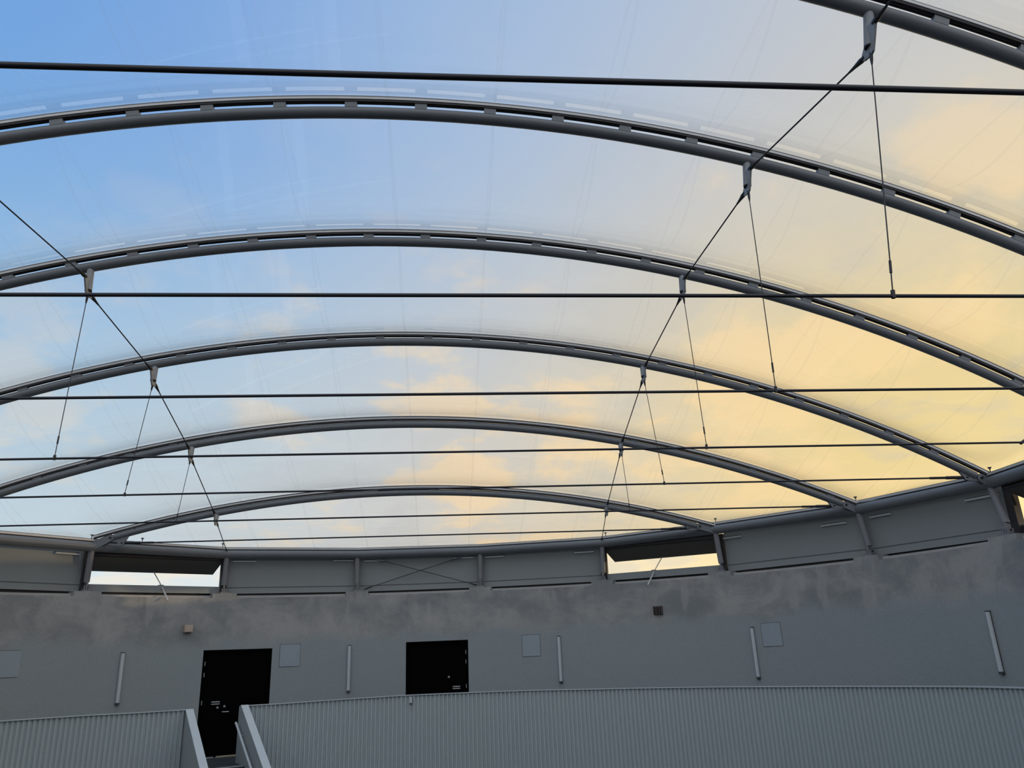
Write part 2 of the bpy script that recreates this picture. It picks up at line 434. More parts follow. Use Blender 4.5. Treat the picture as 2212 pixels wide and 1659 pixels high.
# recessed curb and black joint on top of the wall between the post plinths
POSTS = [-78, -60.5, -42.5, -26, -8.3, 9.1, 26.7, 43.2, 62.4, 78.4, 95]
mb = MB()
for a, b in zip(POSTS, POSTS[1:]):
    def strip(r0, r1, z0, z1, t0, t1):
        n = 8; fr = []
        for i in range(n + 1):
            t = t0 + (t1 - t0) * i / n
            fr.append((pol(t, 0, dz(t)), pol(t, 1, 0) - pol(t, 0, 0), Vector((0, 0, 1))))
        return fr, [(r0, z0), (r1, z0), (r1, z1), (r0, z1)]
    mb.sweep(*strip(7.70, 7.80, 1.2, 1.268, a + 1.6, b - 1.6))
structure(mb.build('trim_1', 'curb'), 'pale curb strip on top of the concrete wall')

# ------------------------------------------------------------------ doors
def make_door(name, t0, t1, ztop, hinge_left, label, hinges, bars, knobs, lever):
    tc_ = (t0 + t1) / 2; half = RW * math.sin(math.radians((t1 - t0) / 2))
    nrm = (pol(tc_, 1, 0) - pol(tc_, 0, 0)); tan = Vector((nrm.y, -nrm.x, 0)); up = Vector((0, 0, 1))
    rb = RW * math.cos(math.radians((t1 - t0) / 2)) + .07
    o = pol(tc_, rb, 0)
    root = bpy.data.objects.new(name, None); col.objects.link(root); root.location = W(pol(tc_, rb, SILL)); structure(root, label)
    sgn = 1 if hinge_left else -1
    B = lambda x0, x1, y0, y1, z0, z1: MB().frame_box(o, tan, nrm, up, min(x0, x1), max(x0, x1), y0, y1, z0, z1)
    # frame of jambs and head
    fm = MB()
    for x0, x1, z0, z1 in ((-half, -half + .035, SILL, ztop), (half - .035, half, SILL, ztop), (-half + .035, half - .035, ztop - .035, ztop)):
        fm.frame_box(o, tan, nrm, up, x0, x1, -.045, .05, z0, z1)
    fm.build('door_frame', 'black_door', root)
    wl_ = 2 * half - .08; split = -half + .04 + wl_ * (.56 if hinge_left else .44)
    leaves = []
    for x0, x1 in ((-half + .04, split - .001), (split + .001, half - .04)):
        lf = B(x0, x1, -.015, .03, SILL + .02, ztop - .04).build('door_leaf', 'black_door', root); leaves.append(lf)
    B(-half, half, .05, .09, SILL, ztop).build('door_backing', 'black_door', root)
    lf = leaves[0] if hinge_left else leaves[1]
    ex = -half if hinge_left else half
    for z in hinges:
        MB().tube([o + tan * (ex + sgn * .045) + nrm * -.028 + up * (z - .035), o + tan * (ex + sgn * .045) + nrm * -.028 + up * (z + .035)], .009, 8).build('hinge', 'hardware', lf)
    for x, z in bars:
        B(ex + sgn * x, ex + sgn * (x + .135), -.045, -.02, z - .009, z + .009).build('pull_bar', 'hardware', lf, )
    for x, z in knobs:
        p = o + tan * (ex + sgn * x) + up * z
        MB().tube([p + nrm * -.01, p + nrm * -.03, p + nrm * -.045, p + nrm * -.06], .02, 12, rad=[.022, .012, .022, .012]).build('lock_cylinder', 'hardware', lf, True)
    for x, z in lever:
        p = o + tan * (ex + sgn * x) + up * z
        MB().tube([p + nrm * -.01, p + nrm * -.05, p + nrm * -.055 + tan * sgn * .03, p + nrm * -.05 + tan * sgn * .1], .009, 8).build('door_handle', 'hardware', lf, True)
    B(-half + .1, -half + .3, -.05, .0, SILL + .001, SILL + .018).build('under_door_light_strip', 'hardware', root)  # pale strip and plate painted as the light showing under the door
    B(-half + .34, half - .04, -.06, .0, SILL + .001, SILL + .022).build('under_door_light_plate', 'under_door_light', root)
    return root
make_door('door_1', *D1, True, 'tall black double door behind the gap in the corrugated parapet', (.11, -.07, -.51, -1.15), ((.20, -.505), (.20, -.54)), ((.305, -.60), (.415, -.585)), ((.39, -.67),))
make_door('door_2', *D2, False, 'black double door half hidden behind the corrugated parapet', (.14, -.025, -.45, -1.15), ((.16, -.45), (.16, -.485)), ((.365, -.285),), ())

# ------------------------------------------------------------------ things on the wall
def wall_frame(t, r=RW):
    nrm = pol(t, 1, 0) - pol(t, 0, 0); return pol(t, r, 0), Vector((nrm.y, -nrm.x, 0)), -nrm, Vector((0, 0, 1))
for t, z0, z1, lab in ((-37.66, -.45, .33, 'slim upright grey tube light left of the tall door, near the left edge hatch'),
                       (-9.17, -.46, .34, 'slim upright grey tube light between the two black doors'),
                       (20.07, -.45, .35, 'slim upright grey tube light right of the black door half hidden by the parapet'),
                       (46.65, -.46, .325, 'slim upright grey tube light just left of the right wall hatch'),
                       (75.15, -.415, .33, 'slim upright grey tube light alone at the far right of the wall')):
    o, tan, out, up = wall_frame(t)
    root = thing('tube_light', pol(t, RW - .03, z0), lab, 'wall light', 'tube lights on the concrete wall')
    MB().frame_box(o, tan, out, up, -.022, .022, -.005, .022, z0, z1).build('back_plate', 'lamp_cap', root)
    pts = [(math.cos(a) * .029, .024 + math.sin(a) * .032) for a in [math.pi * k / 8 for k in range(9)]]
    MB().sweep([(o + up * (z0 + .025), tan, out), (o + up * (z1 - .012), tan, out)], pts).build('diffuser', 'lamp_cover', root, True)
    for a, b in ((z0 - .006, z0 + .025), (z1 - .012, z1 + .002)):
        MB().sweep([(o + up * a, tan, out), (o + up * b, tan, out)], [(-.03, .0), (.03, .0), (.03, .035), (.018, .056), (-.018, .056), (-.03, .035)]).build('end_cap', 'lamp_cap', root)
for t, hw, z0, z1, lab in ((-50.1, .185, .02, .385, 'pale square hatch flush with the wall, cut off by the left edge'),
                           (-17.05, .172, .015, .385, 'pale square hatch flush with the wall right of the tall black door'),
                           (16.12, .165, .02, .39, 'pale square hatch in the wall just right of the half-hidden black door'),
                           (49.05, .165, .02, .37, 'pale square hatch flush with the wall at the right of a tube light')):
    o, tan, out, up = wall_frame(t)
    root = thing('access_hatch', pol(t, RW, z0), lab, 'hatch', 'square hatches in the wall')
    MB().frame_box(o, tan, out, up, -hw - .012, hw + .012, -.01, .004, z0 - .012, z1 + .012).build('frame', 'seam', root)
    MB().frame_box(o, tan, out, up, -hw, hw, -.005, .009, z0, z1).build('panel', 'hatch', root)
o, tan, out, up = wall_frame(-30.3)
root = thing('junction_box', pol(-30.3, RW, .62), 'small beige box on the wall above the left side of the tall door', 'box')
MB().frame_box(o, tan, out, up, -.068, .068, -.01, .10, .625, .745).build('housing', 'box_beige', root)
MB().frame_box(o, tan, out, up, -.06, .06, .10, .112, .632, .738).build('cover', 'box_beige', root)
o, tan, out, up = wall_frame(34.3)
root = thing('vent_grille', pol(34.3, RW, .62), 'small brown louvred grille high on the wall below the middle open flap', 'vent')
MB().frame_box(o, tan, out, up, -.078, .078, -.01, .02, .62, .765).build('back_plate', 'box_brown', root)
mb = MB()
for k in range(7):
    z = .63 + k * .0195
    mb.prism([o + tan * -.078 + out * .02 + up * (z + .018), o + tan * -.078 + out * .055 + up * z, o + tan * -.078 + out * .058 + up * (z + .004), o + tan * -.078 + out * .023 + up * (z + .021)], tan * .156)
mb.build('louvres', 'box_brown', root)
mb = MB()
for x in (-.078, -.03, .03, .07): mb.frame_box(o, tan, out, up, x, x + .008, .015, .062, .62, .77)
mb.build('ribs', 'box_brown', root)

# ------------------------------------------------------------------ steel ring, posts, fascia
VERT = [-137, -118, -103, -90, -77, -60.5, -42.4, -25.97, -8.39, 9.14, 26.83, 43.08, 62.03, 77.9, 90, 103, 118, 137]
RB = 7.75
def ring_z(t):
    if abs(t) > 84: return 1.95 if abs(t) < 112 else 2.0
    return 1.995 + dz(t)
verts = [pol(t, RB, ring_z(t)) for t in VERT]
for t, p in {77.9: (7.148, 9.48, 1.921), 62.03: (6.332, 11.37, 1.941), 43.08: (4.773, 13.38, 1.988), -42.4: (-5.695, 13.38, 1.980), -60.5: (-7.33, 11.37, 1.95), -77: (-8.13, 9.48, 1.94)}.items():
    verts[VERT.index(t)] = Vector(p)
ring = thing('ring_beam', pol(0, RB, 1.9), 'thick grey steel ring tube running round on top of the posts', 'beam')
back = [pol(t, RB, 2.0) for t in (152, 166, 180, 194, 208)]
loop = verts + back + [verts[0]]
mb = MB()
for a, b in zip(loop, loop[1:]):
    mb.tube([a, b], .082, 20, caps=False)
for v in loop[:-1]:     # mitred joints
    vs, fs = [], []
    for i in range(7):
        ph = -math.pi / 2 + math.pi * i / 6
        for k in range(16):
            q = 2 * math.pi * k / 16
            vs.append(v + Vector((math.cos(q) * math.cos(ph), math.sin(q) * math.cos(ph), math.sin(ph))) * .0812)
    for i in range(6):
        for k in range(16): fs.append((i * 16 + k, i * 16 + (k + 1) % 16, (i + 1) * 16 + (k + 1) % 16, (i + 1) * 16 + k))
    mb.add(vs, fs)
mb.build('ring_tube', 'steel', ring, True)
def along(pts, u_fun):
    return [(p, u_fun(p), Vector((0, 0, 1))) for p in pts]
def radial(p):
    d = Vector((p.x - CX, p.y - CY, 0)); return d.normalized()
rp = verts[1:-1]
MB().sweep(along(rp, radial), [(-.03, .05), (.03, .05), (.03, .086), (-.03, .086)]).build('gutter_profile', 'gutter', ring)
MB().sweep(along(rp, radial), [(-.05, .0865), (.04, .0865), (.04, .116), (-.05, .116)]).build('clamp_rail', 'aluminium', ring)
MB().sweep(along(rp, radial), [(-.04, .1165), (.035, .1165), (.035, .124), (-.04, .124)]).build('gasket', 'rubber', ring)

PL = {-60.5: 'short grey post outside the picture, left of the long left fascia panel', -42.5: 'short grey post at the left end of the left open flap', -26: 'short grey post at the right end of the left open flap',
      -8.3: 'short grey post at the left end of the cross-braced panel', 9.1: 'short grey post at the right end of the cross-braced panel',
      26.7: 'short grey post at the left end of the middle open flap', 43.2: 'short grey post at the right end of the middle open flap',
      62.4: 'short grey post between the two long panels right of the middle flap', 78.4: 'short grey post at the left end of the open flap on the far right'}
for (t, lab), tv in zip(PL.items(), VERT[5:14]):
    zt, d = ring_z(tv), dz(t)
    root = thing('ring_post', pol(t, RB, 1.30 + d), lab, 'post', 'posts under the steel ring')
    vv = verts[VERT.index(tv)]; top = Vector((vv.x, vv.y, vv.z - .06)); bot = pol(t, RB, 1.452 + d)
    MB().tube([bot, top], .047, 18).build('shaft', 'post', root, True)
    o, tan, out, up = wall_frame(t, RB)
    MB().frame_box(o, tan, out, up, -.012, .012, -.05, .05, 1.325 + d, 1.475 + d).build('foot_plate', 'post', root)
    MB().frame_box(o, tan, out, up, -.04, -.022, -.05, .05, 1.325 + d, 1.39 + d).build('lug', 'post', root)
    MB().frame_box(o, tan, out, up, .022, .04, -.05, .05, 1.325 + d, 1.39 + d).build('lug', 'post', root)
    MB().tube([o + tan * -.05 + up * (1.37 + d), o + tan * .05 + up * (1.37 + d)], .014, 10).build('pin', 'rubber', root)
    MB().frame_box(o, tan, out, up, -.075, .075, -.07, .10, 1.3005 + d, 1.325 + d).build('base_plate', 'post', root)

def sheet(t0, t1, r, z0, z1, thick, n=1, far=.13):
    """flat panel along the chord between two posts"""
    mb = MB(); fr = []
    for i in range(n + 1):
        k = i / n; a, b = pol(t0, r + (far if t0 > 70 else 0), dz(t0)), pol(t1, r + (far if t1 > 70 else 0), dz(t1)); p = a.lerp(b, k)
        fr.append((p, radial(p), Vector((0, 0, 1))))
    mb.sweep(fr, [(0, z0), (thick, z0), (thick, z1), (0, z1)]); return mb
mj = MB()
for a, b in zip(POSTS, POSTS[1:]):
    q = sheet(a + .02, b - .02, 7.90, 1.2, 1.36, .05); mj.add(q.v, q.f)
structure(mj.build('trim_2', 'rubber'), 'black joint below the fascia sheets')
FIX = [(-78, -60.5, 'grey fascia panel outside the picture, second left of the left open flap'), (-60.5, -42.5, 'long grey fascia panel left of the left open flap, cut off by the left edge'),
       (-26, -8.3, 'grey fascia panel between the left open flap and the cross-braced panel'),
       (-8.3, 9.1, 'grey fascia panel behind the crossed brace rods'),
       (9.1, 26.7, 'grey fascia panel between the cross-braced panel and the middle open flap'),
       (43.2, 62.4, 'long grey fascia panel right of the middle open flap'),
       (62.4, 78.4, 'long grey fascia panel left of the open flap on the far right')]
STRIPS = [(), ((-46.3, -43.6, 'pale strip light under the ring left of the left open flap'),),
          ((-24.95, -22.1, 'pale strip light under the ring just right of the left open flap'), (-11.7, -8.95, 'pale strip light under the ring left of the cross-braced panel')),
          ((-7.3, -4.55, 'pale strip light inside the left end of the cross-braced panel'), (5.35, 8.08, 'pale strip light inside the right end of the cross-braced panel')),
          ((9.85, 12.6, 'pale strip light under the ring just right of the cross-braced panel'), (22.75, 25.5, 'pale strip light under the ring just left of the middle open flap')),
          ((43.75, 46.2, 'pale strip light under the ring just right of the middle open flap'), (57.0, 60.0, 'pale strip light left of the post between the two long right panels')),
          ((62.9, 65.4, 'pale strip light right of the post between the two long right panels'), (73.9, 77.1, 'pale strip light under the ring left of the post by the far right flap'))]
for (a, b, lab), ss in zip(FIX, STRIPS):
    ea = .46 if a in (-26, 43.2) else .01; eb = .46 if b in (-42.5, 26.7, 78.4) else .01
    root = thing('fascia_panel', pol((a + b) / 2, 7.8, 1.31), lab, 'panel', 'fixed fascia panels')
    sheet(a + ea, b - eb, 7.86, 1.425, 1.985, .03).build('upper_sheet', 'fascia', root)
    sheet(a + ea, b - eb, 7.868, 1.405, 1.426, .02).build('joint', 'seam', root)
    sheet(a + ea, b - eb, 7.86, 1.312, 1.406, .03).build('lower_sheet', 'fascia', root)
    pa, pb = pol(a + .25, 7.86, dz(a)), pol(b - .25, 7.86 + (.13 if b > 70 else 0), dz(b))
    dirx = (pb - pa); L = dirx.length; dirx.normalize(); nin = Vector((-dirx.y, dirx.x, 0)).normalized()
    if nin.dot(radial(pa)) > 0: nin = -nin
    def param(t):      # where the ray from the centre at angle t meets the panel's chord
        dv = radial(pol(t, 1, 0)); c = Vector((CX, CY, 0))
        m = Matrix(((dv.x, -dirx.x), (dv.y, -dirx.y))).inverted() @ Vector((pa.x - c.x, pa.y - c.y))
        return m[1]
    for t0, t1, sl in ss:
        x0, x1 = sorted((param(t0), param(t1)))
        o2 = Vector((pa.x, pa.y, dz((t0 + t1) / 2)))
        r2 = thing('strip_light', o2 + dirx * (x0 + x1) / 2 + Vector((0, 0, 1.87)), sl, 'light', 'strip lights under the ring')
        up = Vector((0, 0, 1))
        MB().frame_box(o2, dirx, nin, up, x0, x1, .006, .03, 1.890, 1.905).build('housing', 'lamp_cap', r2)
        MB().frame_box(o2, dirx, nin, up, x0, x1, .006, .05, 1.864, 1.890).build('diffuser', 'lamp_cover', r2)

FLAPS = [(-42.5, -26, 'dark hinged flap swung outward, open to white sky, above the tall door'),
         (26.7, 43.2, 'dark flap swung outward, open to yellow sky, right of centre'),
         (78.4, 95, 'dark hinged flap swung outward at the right edge of the picture')]
for a, b, lab in FLAPS:
    tm = (a + b) / 2; d = dz(tm)
    root = thing('vent_flap', pol(tm, 7.8, 1.31 + d), lab, 'flap', 'open ventilation flaps')
    pa, pb = pol(a + .28, 7.80, dz(a)), pol(b - .28, 7.80, dz(b))
    ph = math.radians(66); oz = Vector((0, 0, 1))
    out = radial(pol(tm, 1, 0)); dirx = (pb - pa).normalized()
    dn = out * math.sin(ph) - oz * math.cos(ph); nn = out * math.cos(ph) + oz * math.sin(ph)
    h0, h1 = pa + oz * 1.875, pb + oz * 1.875
    MB().prism([h0, h1, h1 + dn * .47 + dirx * -.02, h0 + dn * .47 + dirx * .02], nn * .035).build('leaf', 'flap', root)
    MB().tube([h0 + oz * .012, h1 + oz * .012], .014, 10).build('hinge_bar', 'rubber', root)
    sheet(a + .25, b - .25, 7.83, 1.312, 1.432, .05).build('sill_sheet', 'fascia', root)
    sheet(a + .25, b - .25, 7.78, 1.888, 2.0, .06).build('head_bar', 'gutter', root)
    for t, q in ((a, 0), (b, 0)):
        if t > 90: continue
        fo, ft, fout, fup = wall_frame(t, 7.80 + (.07 if t > 70 else 0))
        MB().frame_box(fo, ft, fout, fup, -.055, .055, -.12, -.01, 1.328 + dz(t), 1.96 + dz(t)).build('jamb', 'gutter', root)
    tr = tm if b < 90 else 87
    tr += .15 if a < 0 else -.7
    p0, p1, p2 = pol(tr, 8.14, 1.705 + d), pol(tr + (.45 if a < 0 else -.4), 7.79, 1.432 + d), pol(tr + (.85 if a < 0 else -.8), 7.50, 1.165 + d)
    MB().tube([p0, p1], .0085, 8).build('actuator_rod', 'aluminium', root)
    MB().tube([p1, p2], .013, 8).build('actuator_housing', 'aluminium', root)
    q = p1; MB().frame_box(q, dirx, out, oz, -.05, .03, -.03, .05, -.018, .014).build('actuator_bracket', 'steel', root)
# crossed brace rods in the middle bay
for (ta, za, tb, zb, lab) in ((-7.3, 1.345, 7.2, 1.925, 'thin dark brace rod rising to the right across the middle fascia panel'),
                              (8.6, 1.35, -6.3, 1.92, 'thin dark brace rod falling to the right across the middle fascia panel')):
    off = 0 if ta < 0 else .022
    a, b = pol(ta, 7.77 - off, za), pol(tb, 7.74 - off, zb)
    chord = 7.76 - off
    root = thing('brace_rod', (a + b) / 2 - Vector((0, 0, .3)), lab, 'brace rod', 'crossed brace rods')
    dv = (b - a).normalized()
    MB().tube([a, b], .0058, 8).build('rod', 'cable', root)
    MB().tube([a, a + dv * .14], .012, 8).build('end_sleeve', 'cable', root)
    MB().tube([b - dv * .22, b], .014, 8).build('end_sleeve', 'steel', root)
# little funnel-topped outlets on the ring
for t, lab in ((43.3, 'small funnel-topped stub at the right foot of the farthest arch'), (62.0, 'small funnel-topped stub at the right foot of the second farthest arch'),
               (78.3, 'small funnel-topped stub at the right foot of the third farthest arch'), (-42.6, 'small funnel-topped stub at the left foot of the farthest arch'),
               (-36.8, 'small stub on the ring below the left end of the farthest arch'), (-26.6, 'small stub on the ring at the left stay cable end'), (27.5, 'small funnel-topped stub on the ring above the middle open flap')):
    # the ring runs straight between joints
    for k in range(len(VERT) - 1):
        if VERT[k] <= t <= VERT[k + 1]:
            va, vb = verts[k], verts[k + 1]; f = (t - VERT[k]) / (VERT[k + 1] - VERT[k]); p = va.lerp(vb, f)
    z0 = .124
    root = thing('outlet_stub', p + Vector((0, 0, z0)), lab, 'outlet stub', 'outlet stubs on the ring')
    b = p + Vector((0, 0, z0))
    MB().tube([b, b + Vector((0, 0, .045))], .007, 8).build('stem', 'rubber', root)
    MB().tube([b + Vector((0, 0, .04)), b + Vector((0, 0, .052)), b + Vector((0, 0, .065)), b + Vector((0, 0, .07))], .02, 12, rad=[.009, .014, .026, .026]).build('funnel', 'rubber', root, True)

# ------------------------------------------------------------------ roof arches
# (y, circle centre x, circle centre z, radius, tube lift, clamp height above tube centre)
YS = {-1: 2.22, 0: 4.05, 1: 5.88, 2: 7.71, 3: 9.48, 4: 11.37, 5: 13.38}
def Y(i): return YS[i]
ARCH = {-1: (-.5, -4.4, 9.1, .085, .095), 0: (-.55, -6.76, 11.45, .078, .094), 1: (-.62, -9.17, 13.79, .067, .088), 2: (-.59, -10.21, 14.57, .060, .073),
        3: (-0.5565, -11.7059, 15.6013, 0.056, .0635), 4: (-.60, -13.805, 17.14, .054, .056), 5: (-0.5778, -15.681, 18.3874, 0.0535, .055)}
JOINT = {-1: (-137, 137), 0: (-118, 118), 1: (-103, 103), 2: (-90, 90), 3: (-77, 77.9), 4: (-60.5, 62.03), 5: (-42.4, 43.08)}
VZ = dict(zip(VERT, verts))
def az(i, x):
    xc, zc, r, lift, _ = ARCH[i]; return zc + math.sqrt(r * r - (x - xc) ** 2) + lift
def arch_pts(i, x0, x1, n=72):
    xc, zc, r, lift, _ = ARCH[i]
    a0, a1 = math.asin((x0 - xc) / r), math.asin((x1 - xc) / r); out = []
    for k in range(n + 1):
        a = a0 + (a1 - a0) * k / n
        out.append((Vector((xc + r * math.sin(a), Y(i), zc + r * math.cos(a) + lift)), Vector((math.sin(a), 0, math.cos(a)))))
    return out
ALAB = {-1: 'curved grey roof arch overhead carrying the uppermost long tie rod', 0: 'curved grey roof arch crossing only the top right corner', 1: 'curved grey roof arch crossing the whole upper sky, the nearest full one',
        2: 'curved grey roof arch, second full one from the top', 3: 'curved grey roof arch, third farthest, meeting the ring at the right edge',
        4: 'curved grey roof arch, second farthest, just above the lowest arch', 5: 'curved grey roof arch, farthest and lowest, over the open flaps'}
# plate bottoms of the struts (height)
NODE = {-1: 3.70, 0: 3.80, 1: 3.90, 2: 3.735, 3: 3.364, 4: 2.855, 5: 2.276}
NXR, NXL = {-1: 2.86, 0: 2.96, 1: 2.80, 2: 2.72, 3: 2.673, 4: 2.74, 5: 2.87}, {-1: -3.7, 0: -3.75, 1: -3.86, 2: -3.68, 3: -3.58, 4: -3.64, 5: -3.77}
# the struts stand square to the roof, so their feet lean along it
SLOPE_Y = {-1: .08, 0: .05, 1: -.02, 2: -.14, 3: -.24, 4: -.28, 5: -.33}
NY = {i: Y(i) + SLOPE_Y[i] * .3 for i in range(-1, 6)}
for i in range(-1, 6):
    f = NY[i] / Y(i); NODE[i] *= f; NXR[i] *= f; NXL[i] *= f
TIEZS = {-1: 1.93, 0: 1.976, 1: 2.0, 2: 2.0, 3: 2.0, 4: 2.0, 5: 2.022}
PIN = {3: .12, 4: .19, 5: .28}
TR = .0525
ends = {}
for i in range(-1, 6):
    TIEZ = TIEZS[i]; pd = PIN.get(i, .28)
    y = Y(i); jl, jr = VZ[JOINT[i][0]], VZ[JOINT[i][1]]
    xl, xr = jl.x + pd + .06, jr.x - pd - .06
    root = thing('roof_arch', (ARCH[i][0], y, az(i, xl) - .1), ALAB[i], 'arch', 'steel roof arches')
    pts = arch_pts(i, xl, xr)
    MB().tube([p for p, _ in pts], TR, 20).build('arch_tube', 'steel', root, True)
    yv = Vector((0, 1, 0)); hb = ARCH[i][4]
    cp = arch_pts(i, jl.x + .04, jr.x - .02)
    fr = [(p, yv, n) for p, n in cp]
    MB().sweep(fr, [(-.052, hb), (-.042, hb), (-.042, hb + .006), (-.032, hb + .006), (-.032, hb), (-.022, hb), (-.022, hb + .006), (-.012, hb + .006), (-.012, hb), (-.003, hb), (-.003, hb + .02), (-.052, hb + .02)]).build('gutter_profile', 'gutter', root)
    MB().sweep(fr, [(-.058, hb + .0202), (.012, hb + .0202), (.012, hb + .042), (.0, hb + .05), (-.043, hb + .05), (-.058, hb + .042)]).build('clamp_rail', 'aluminium', root)
    MB().sweep(fr, [(-.049, hb + .0502), (.004, hb + .0502), (.004, hb + .062), (-.049, hb + .062)]).build('gasket', 'rubber', root)
    # spacer blocks every .623 along the tube
    xc, zc, r, lift, _ = ARCH[i]
    a_mid = math.asin((-.16 - xc) / r); k = -40
    while k < 40:
        a = a_mid + k * .623 / r; x = xc + r * math.sin(a)
        if xl + .1 < x < xr - .1:
            c = Vector((x, y, zc + r * math.cos(a) + lift)); nv = Vector((math.sin(a), 0, math.cos(a))); tv = Vector((math.cos(a), 0, -math.sin(a)))
            MB().frame_box(c, tv, yv, nv, -.054, .054, -.045, .02, .03, hb + .004).build('spacer_block', 'steel', root)
        k += 1
    # end plates with pin, and the fork on the ring
    for side, jv in ((-1, jl), (1, jr)):
        def pt(dx): x = jv.x - side * dx; return Vector((x, y, az(i, x)))
        pin, e1 = pt(pd), pt(pd + .28)
        tdir = (e1 - pin).normalized(); ndir = Vector((-tdir.z, 0, tdir.x)) * (1 if tdir.x > 0 else -1)
        if ndir.z < 0: ndir = -ndir
        hole = Vector((jv.x - side * (pd + .17), y, min(az(i, jv.x - side * (pd + .17)) - .07, max(TIEZ, az(i, jv.x - side * (pd + .17)) - .13))))
        ends[(i, side)] = hole
        poly = [pin + ndir * .05 - tdir * .03, pin - ndir * .05 - tdir * .035, pin - ndir * .075 + tdir * .06, hole + Vector((-side * -.0, 0, -.045)), hole + Vector((-side * .045, 0, -.03)), hole + Vector((-side * .06, 0, .01)), e1 - ndir * .03, e1 + ndir * .01]
        MB().prism([p + yv * -.016 for p in poly], yv * .032).build('end_plate', 'steel', root)
        MB().tube([pin + yv * -.062, pin + yv * .062], .016, 12).build('pin', 'rubber', root)
        # fork
        base = Vector((jv.x, jv.y, jv.z)); fp = []
        d = (pin - Vector((base.x, y, base.z))); d.normalize(); nd = Vector((-d.z, 0, d.x));
        if nd.z < 0: nd = -nd
        for k in range(9):
            q = math.pi * (k / 8 - .5); fp.append(pin + d * (math.cos(q) * .055) + nd * (math.sin(q) * .055))
        for s in (-1, 1):
            sh = yv * (.028 * s)
            b0 = Vector((base.x, (base.y + y) / 2, base.z))
            poly = [p + sh for p in fp] + [b0 + nd * .075 + sh - d * .03, b0 - nd * .08 + sh - d * .03]
            MB().prism([p - yv * .009 for p in poly], yv * .018).build('fork_plate', 'steel', ring)
        if abs(jv.y - y) > .1:
            MB().tube([Vector((jv.x, jv.y, jv.z)), Vector((jv.x, y, jv.z))], .06, 12).build('fork_stub', 'steel', ring)
    # hanging struts with gusset plates (plate lies along the stay cables)
    for X in (NXR[i], NXL[i]):
        zb = NODE[i]; zt = az(i, X) - .03; yb = NY[i]
        lean = .5 * (X - ARCH[i][0]) / ARCH[i][2]
        stt = MB().tube([(X, yb, zb + .075), (X + lean * (zt - zb - .075), y, zt)], .036, 16).build('strut', 'strut', root, True)
        pl = [(-.13, .185), (-.115, .21), (-.035, .215), (-.035, .12), (.035, .12), (.10, .065), (.085, .025), (.0, 0), (-.035, .012), (-.085, .10)]
        MB().prism([(X - .009, yb + a, zb + b) for a, b in pl], Vector((.018, 0, 0))).build('gusset_plate', 'strut', stt)
        MB().tube([(X, yb, zb + .068), (X, yb, zb + .0765)], .0345, 14).build('strut_mouth', 'rubber', stt)

# ------------------------------------------------------------------ tie rods and hangers
TLAB = {-1: 'thick black tie rod across the very top of the picture', 0: 'black tie rod across the middle of the picture, second from the top', 1: 'black tie rod, third from the top', 2: 'black tie rod, fourth from the top',
        3: 'black tie rod, third from the bottom, ending at the ring near the right edge', 4: 'thin black tie rod, second from the bottom', 5: 'thin black tie rod, lowest, under the farthest arch'}
for i in range(-1, 6):
    TIEZ = TIEZS[i]; a, b = ends[(i, -1)], ends[(i, 1)]; y = Y(i)
    a2, b2 = Vector((a.x + .5, y, TIEZ)), Vector((b.x - .5, y, TIEZ))
    root = thing('tie_rod', (CX, y, TIEZ - .02), TLAB[i], 'tie rod', 'horizontal tie rods under the arches')
    MB().tube([a2, b2], .0115, 12).build('rod', 'cable', root, True)
    for p, q in ((a2, a), (b2, b)):
        d = (q - p)
        MB().tube([p - d * .04, p + d * .36], .0165, 10).build('sleeve', 'cable', root, True)
        MB().tube([p + d * .36, p + d * .42, p + d * .85, p + d * .93], .02, 12, rad=[.014, .022, .022, .012]).build('turnbuckle', 'cable', root, True)
        yv = Vector((0, 1, 0))
        for s in (-1, 1):
            MB().tube([p + d * .9, q + yv * .024 * s], .009, 8).build('fork_end', 'cable', root)
ORD = {-1: 'overhead arch', 0: 'top right corner arch', 1: 'nearest full arch', 2: 'second full arch', 3: 'third farthest arch', 4: 'second farthest arch', 5: 'farthest arch'}
for i in range(-1, 5):
    for X, tx, sd in ((NXR[i], {-1: 2.75, 0: 2.73, 1: 2.76, 2: 2.77, 3: 2.80, 4: 2.79}[i], 'right'), (NXL[i], -3.75, 'left')):
        y = Y(i); TIEZ = TIEZS[i]; a = Vector((X, NY[i], NODE[i] + .015)); b = Vector((tx, y, TIEZ)); d = b - a
        root = thing('hanger_cable', b, 'thin hanger cable below the %s strut of the %s' % (sd, ORD[i]), 'hanger cable', 'hanger cables')
        MB().tube([a + d * .03, b], .0042, 8).build('cable', 'cable', root)
        MB().tube([a - d * .005, a + d * .03, a + d * .05], .012, 10, rad=[.013, .011, .006]).build('top_socket', 'cable', root, True)
        MB().tube([b - d * .13, b - d * .085], .0085, 8).build('turnbuckle', 'cable', root, True)
        MB().tube([b - d * .02, b + Vector((0, 0, -.014))], .0135, 10).build('rod_clamp', 'cable', root, True)
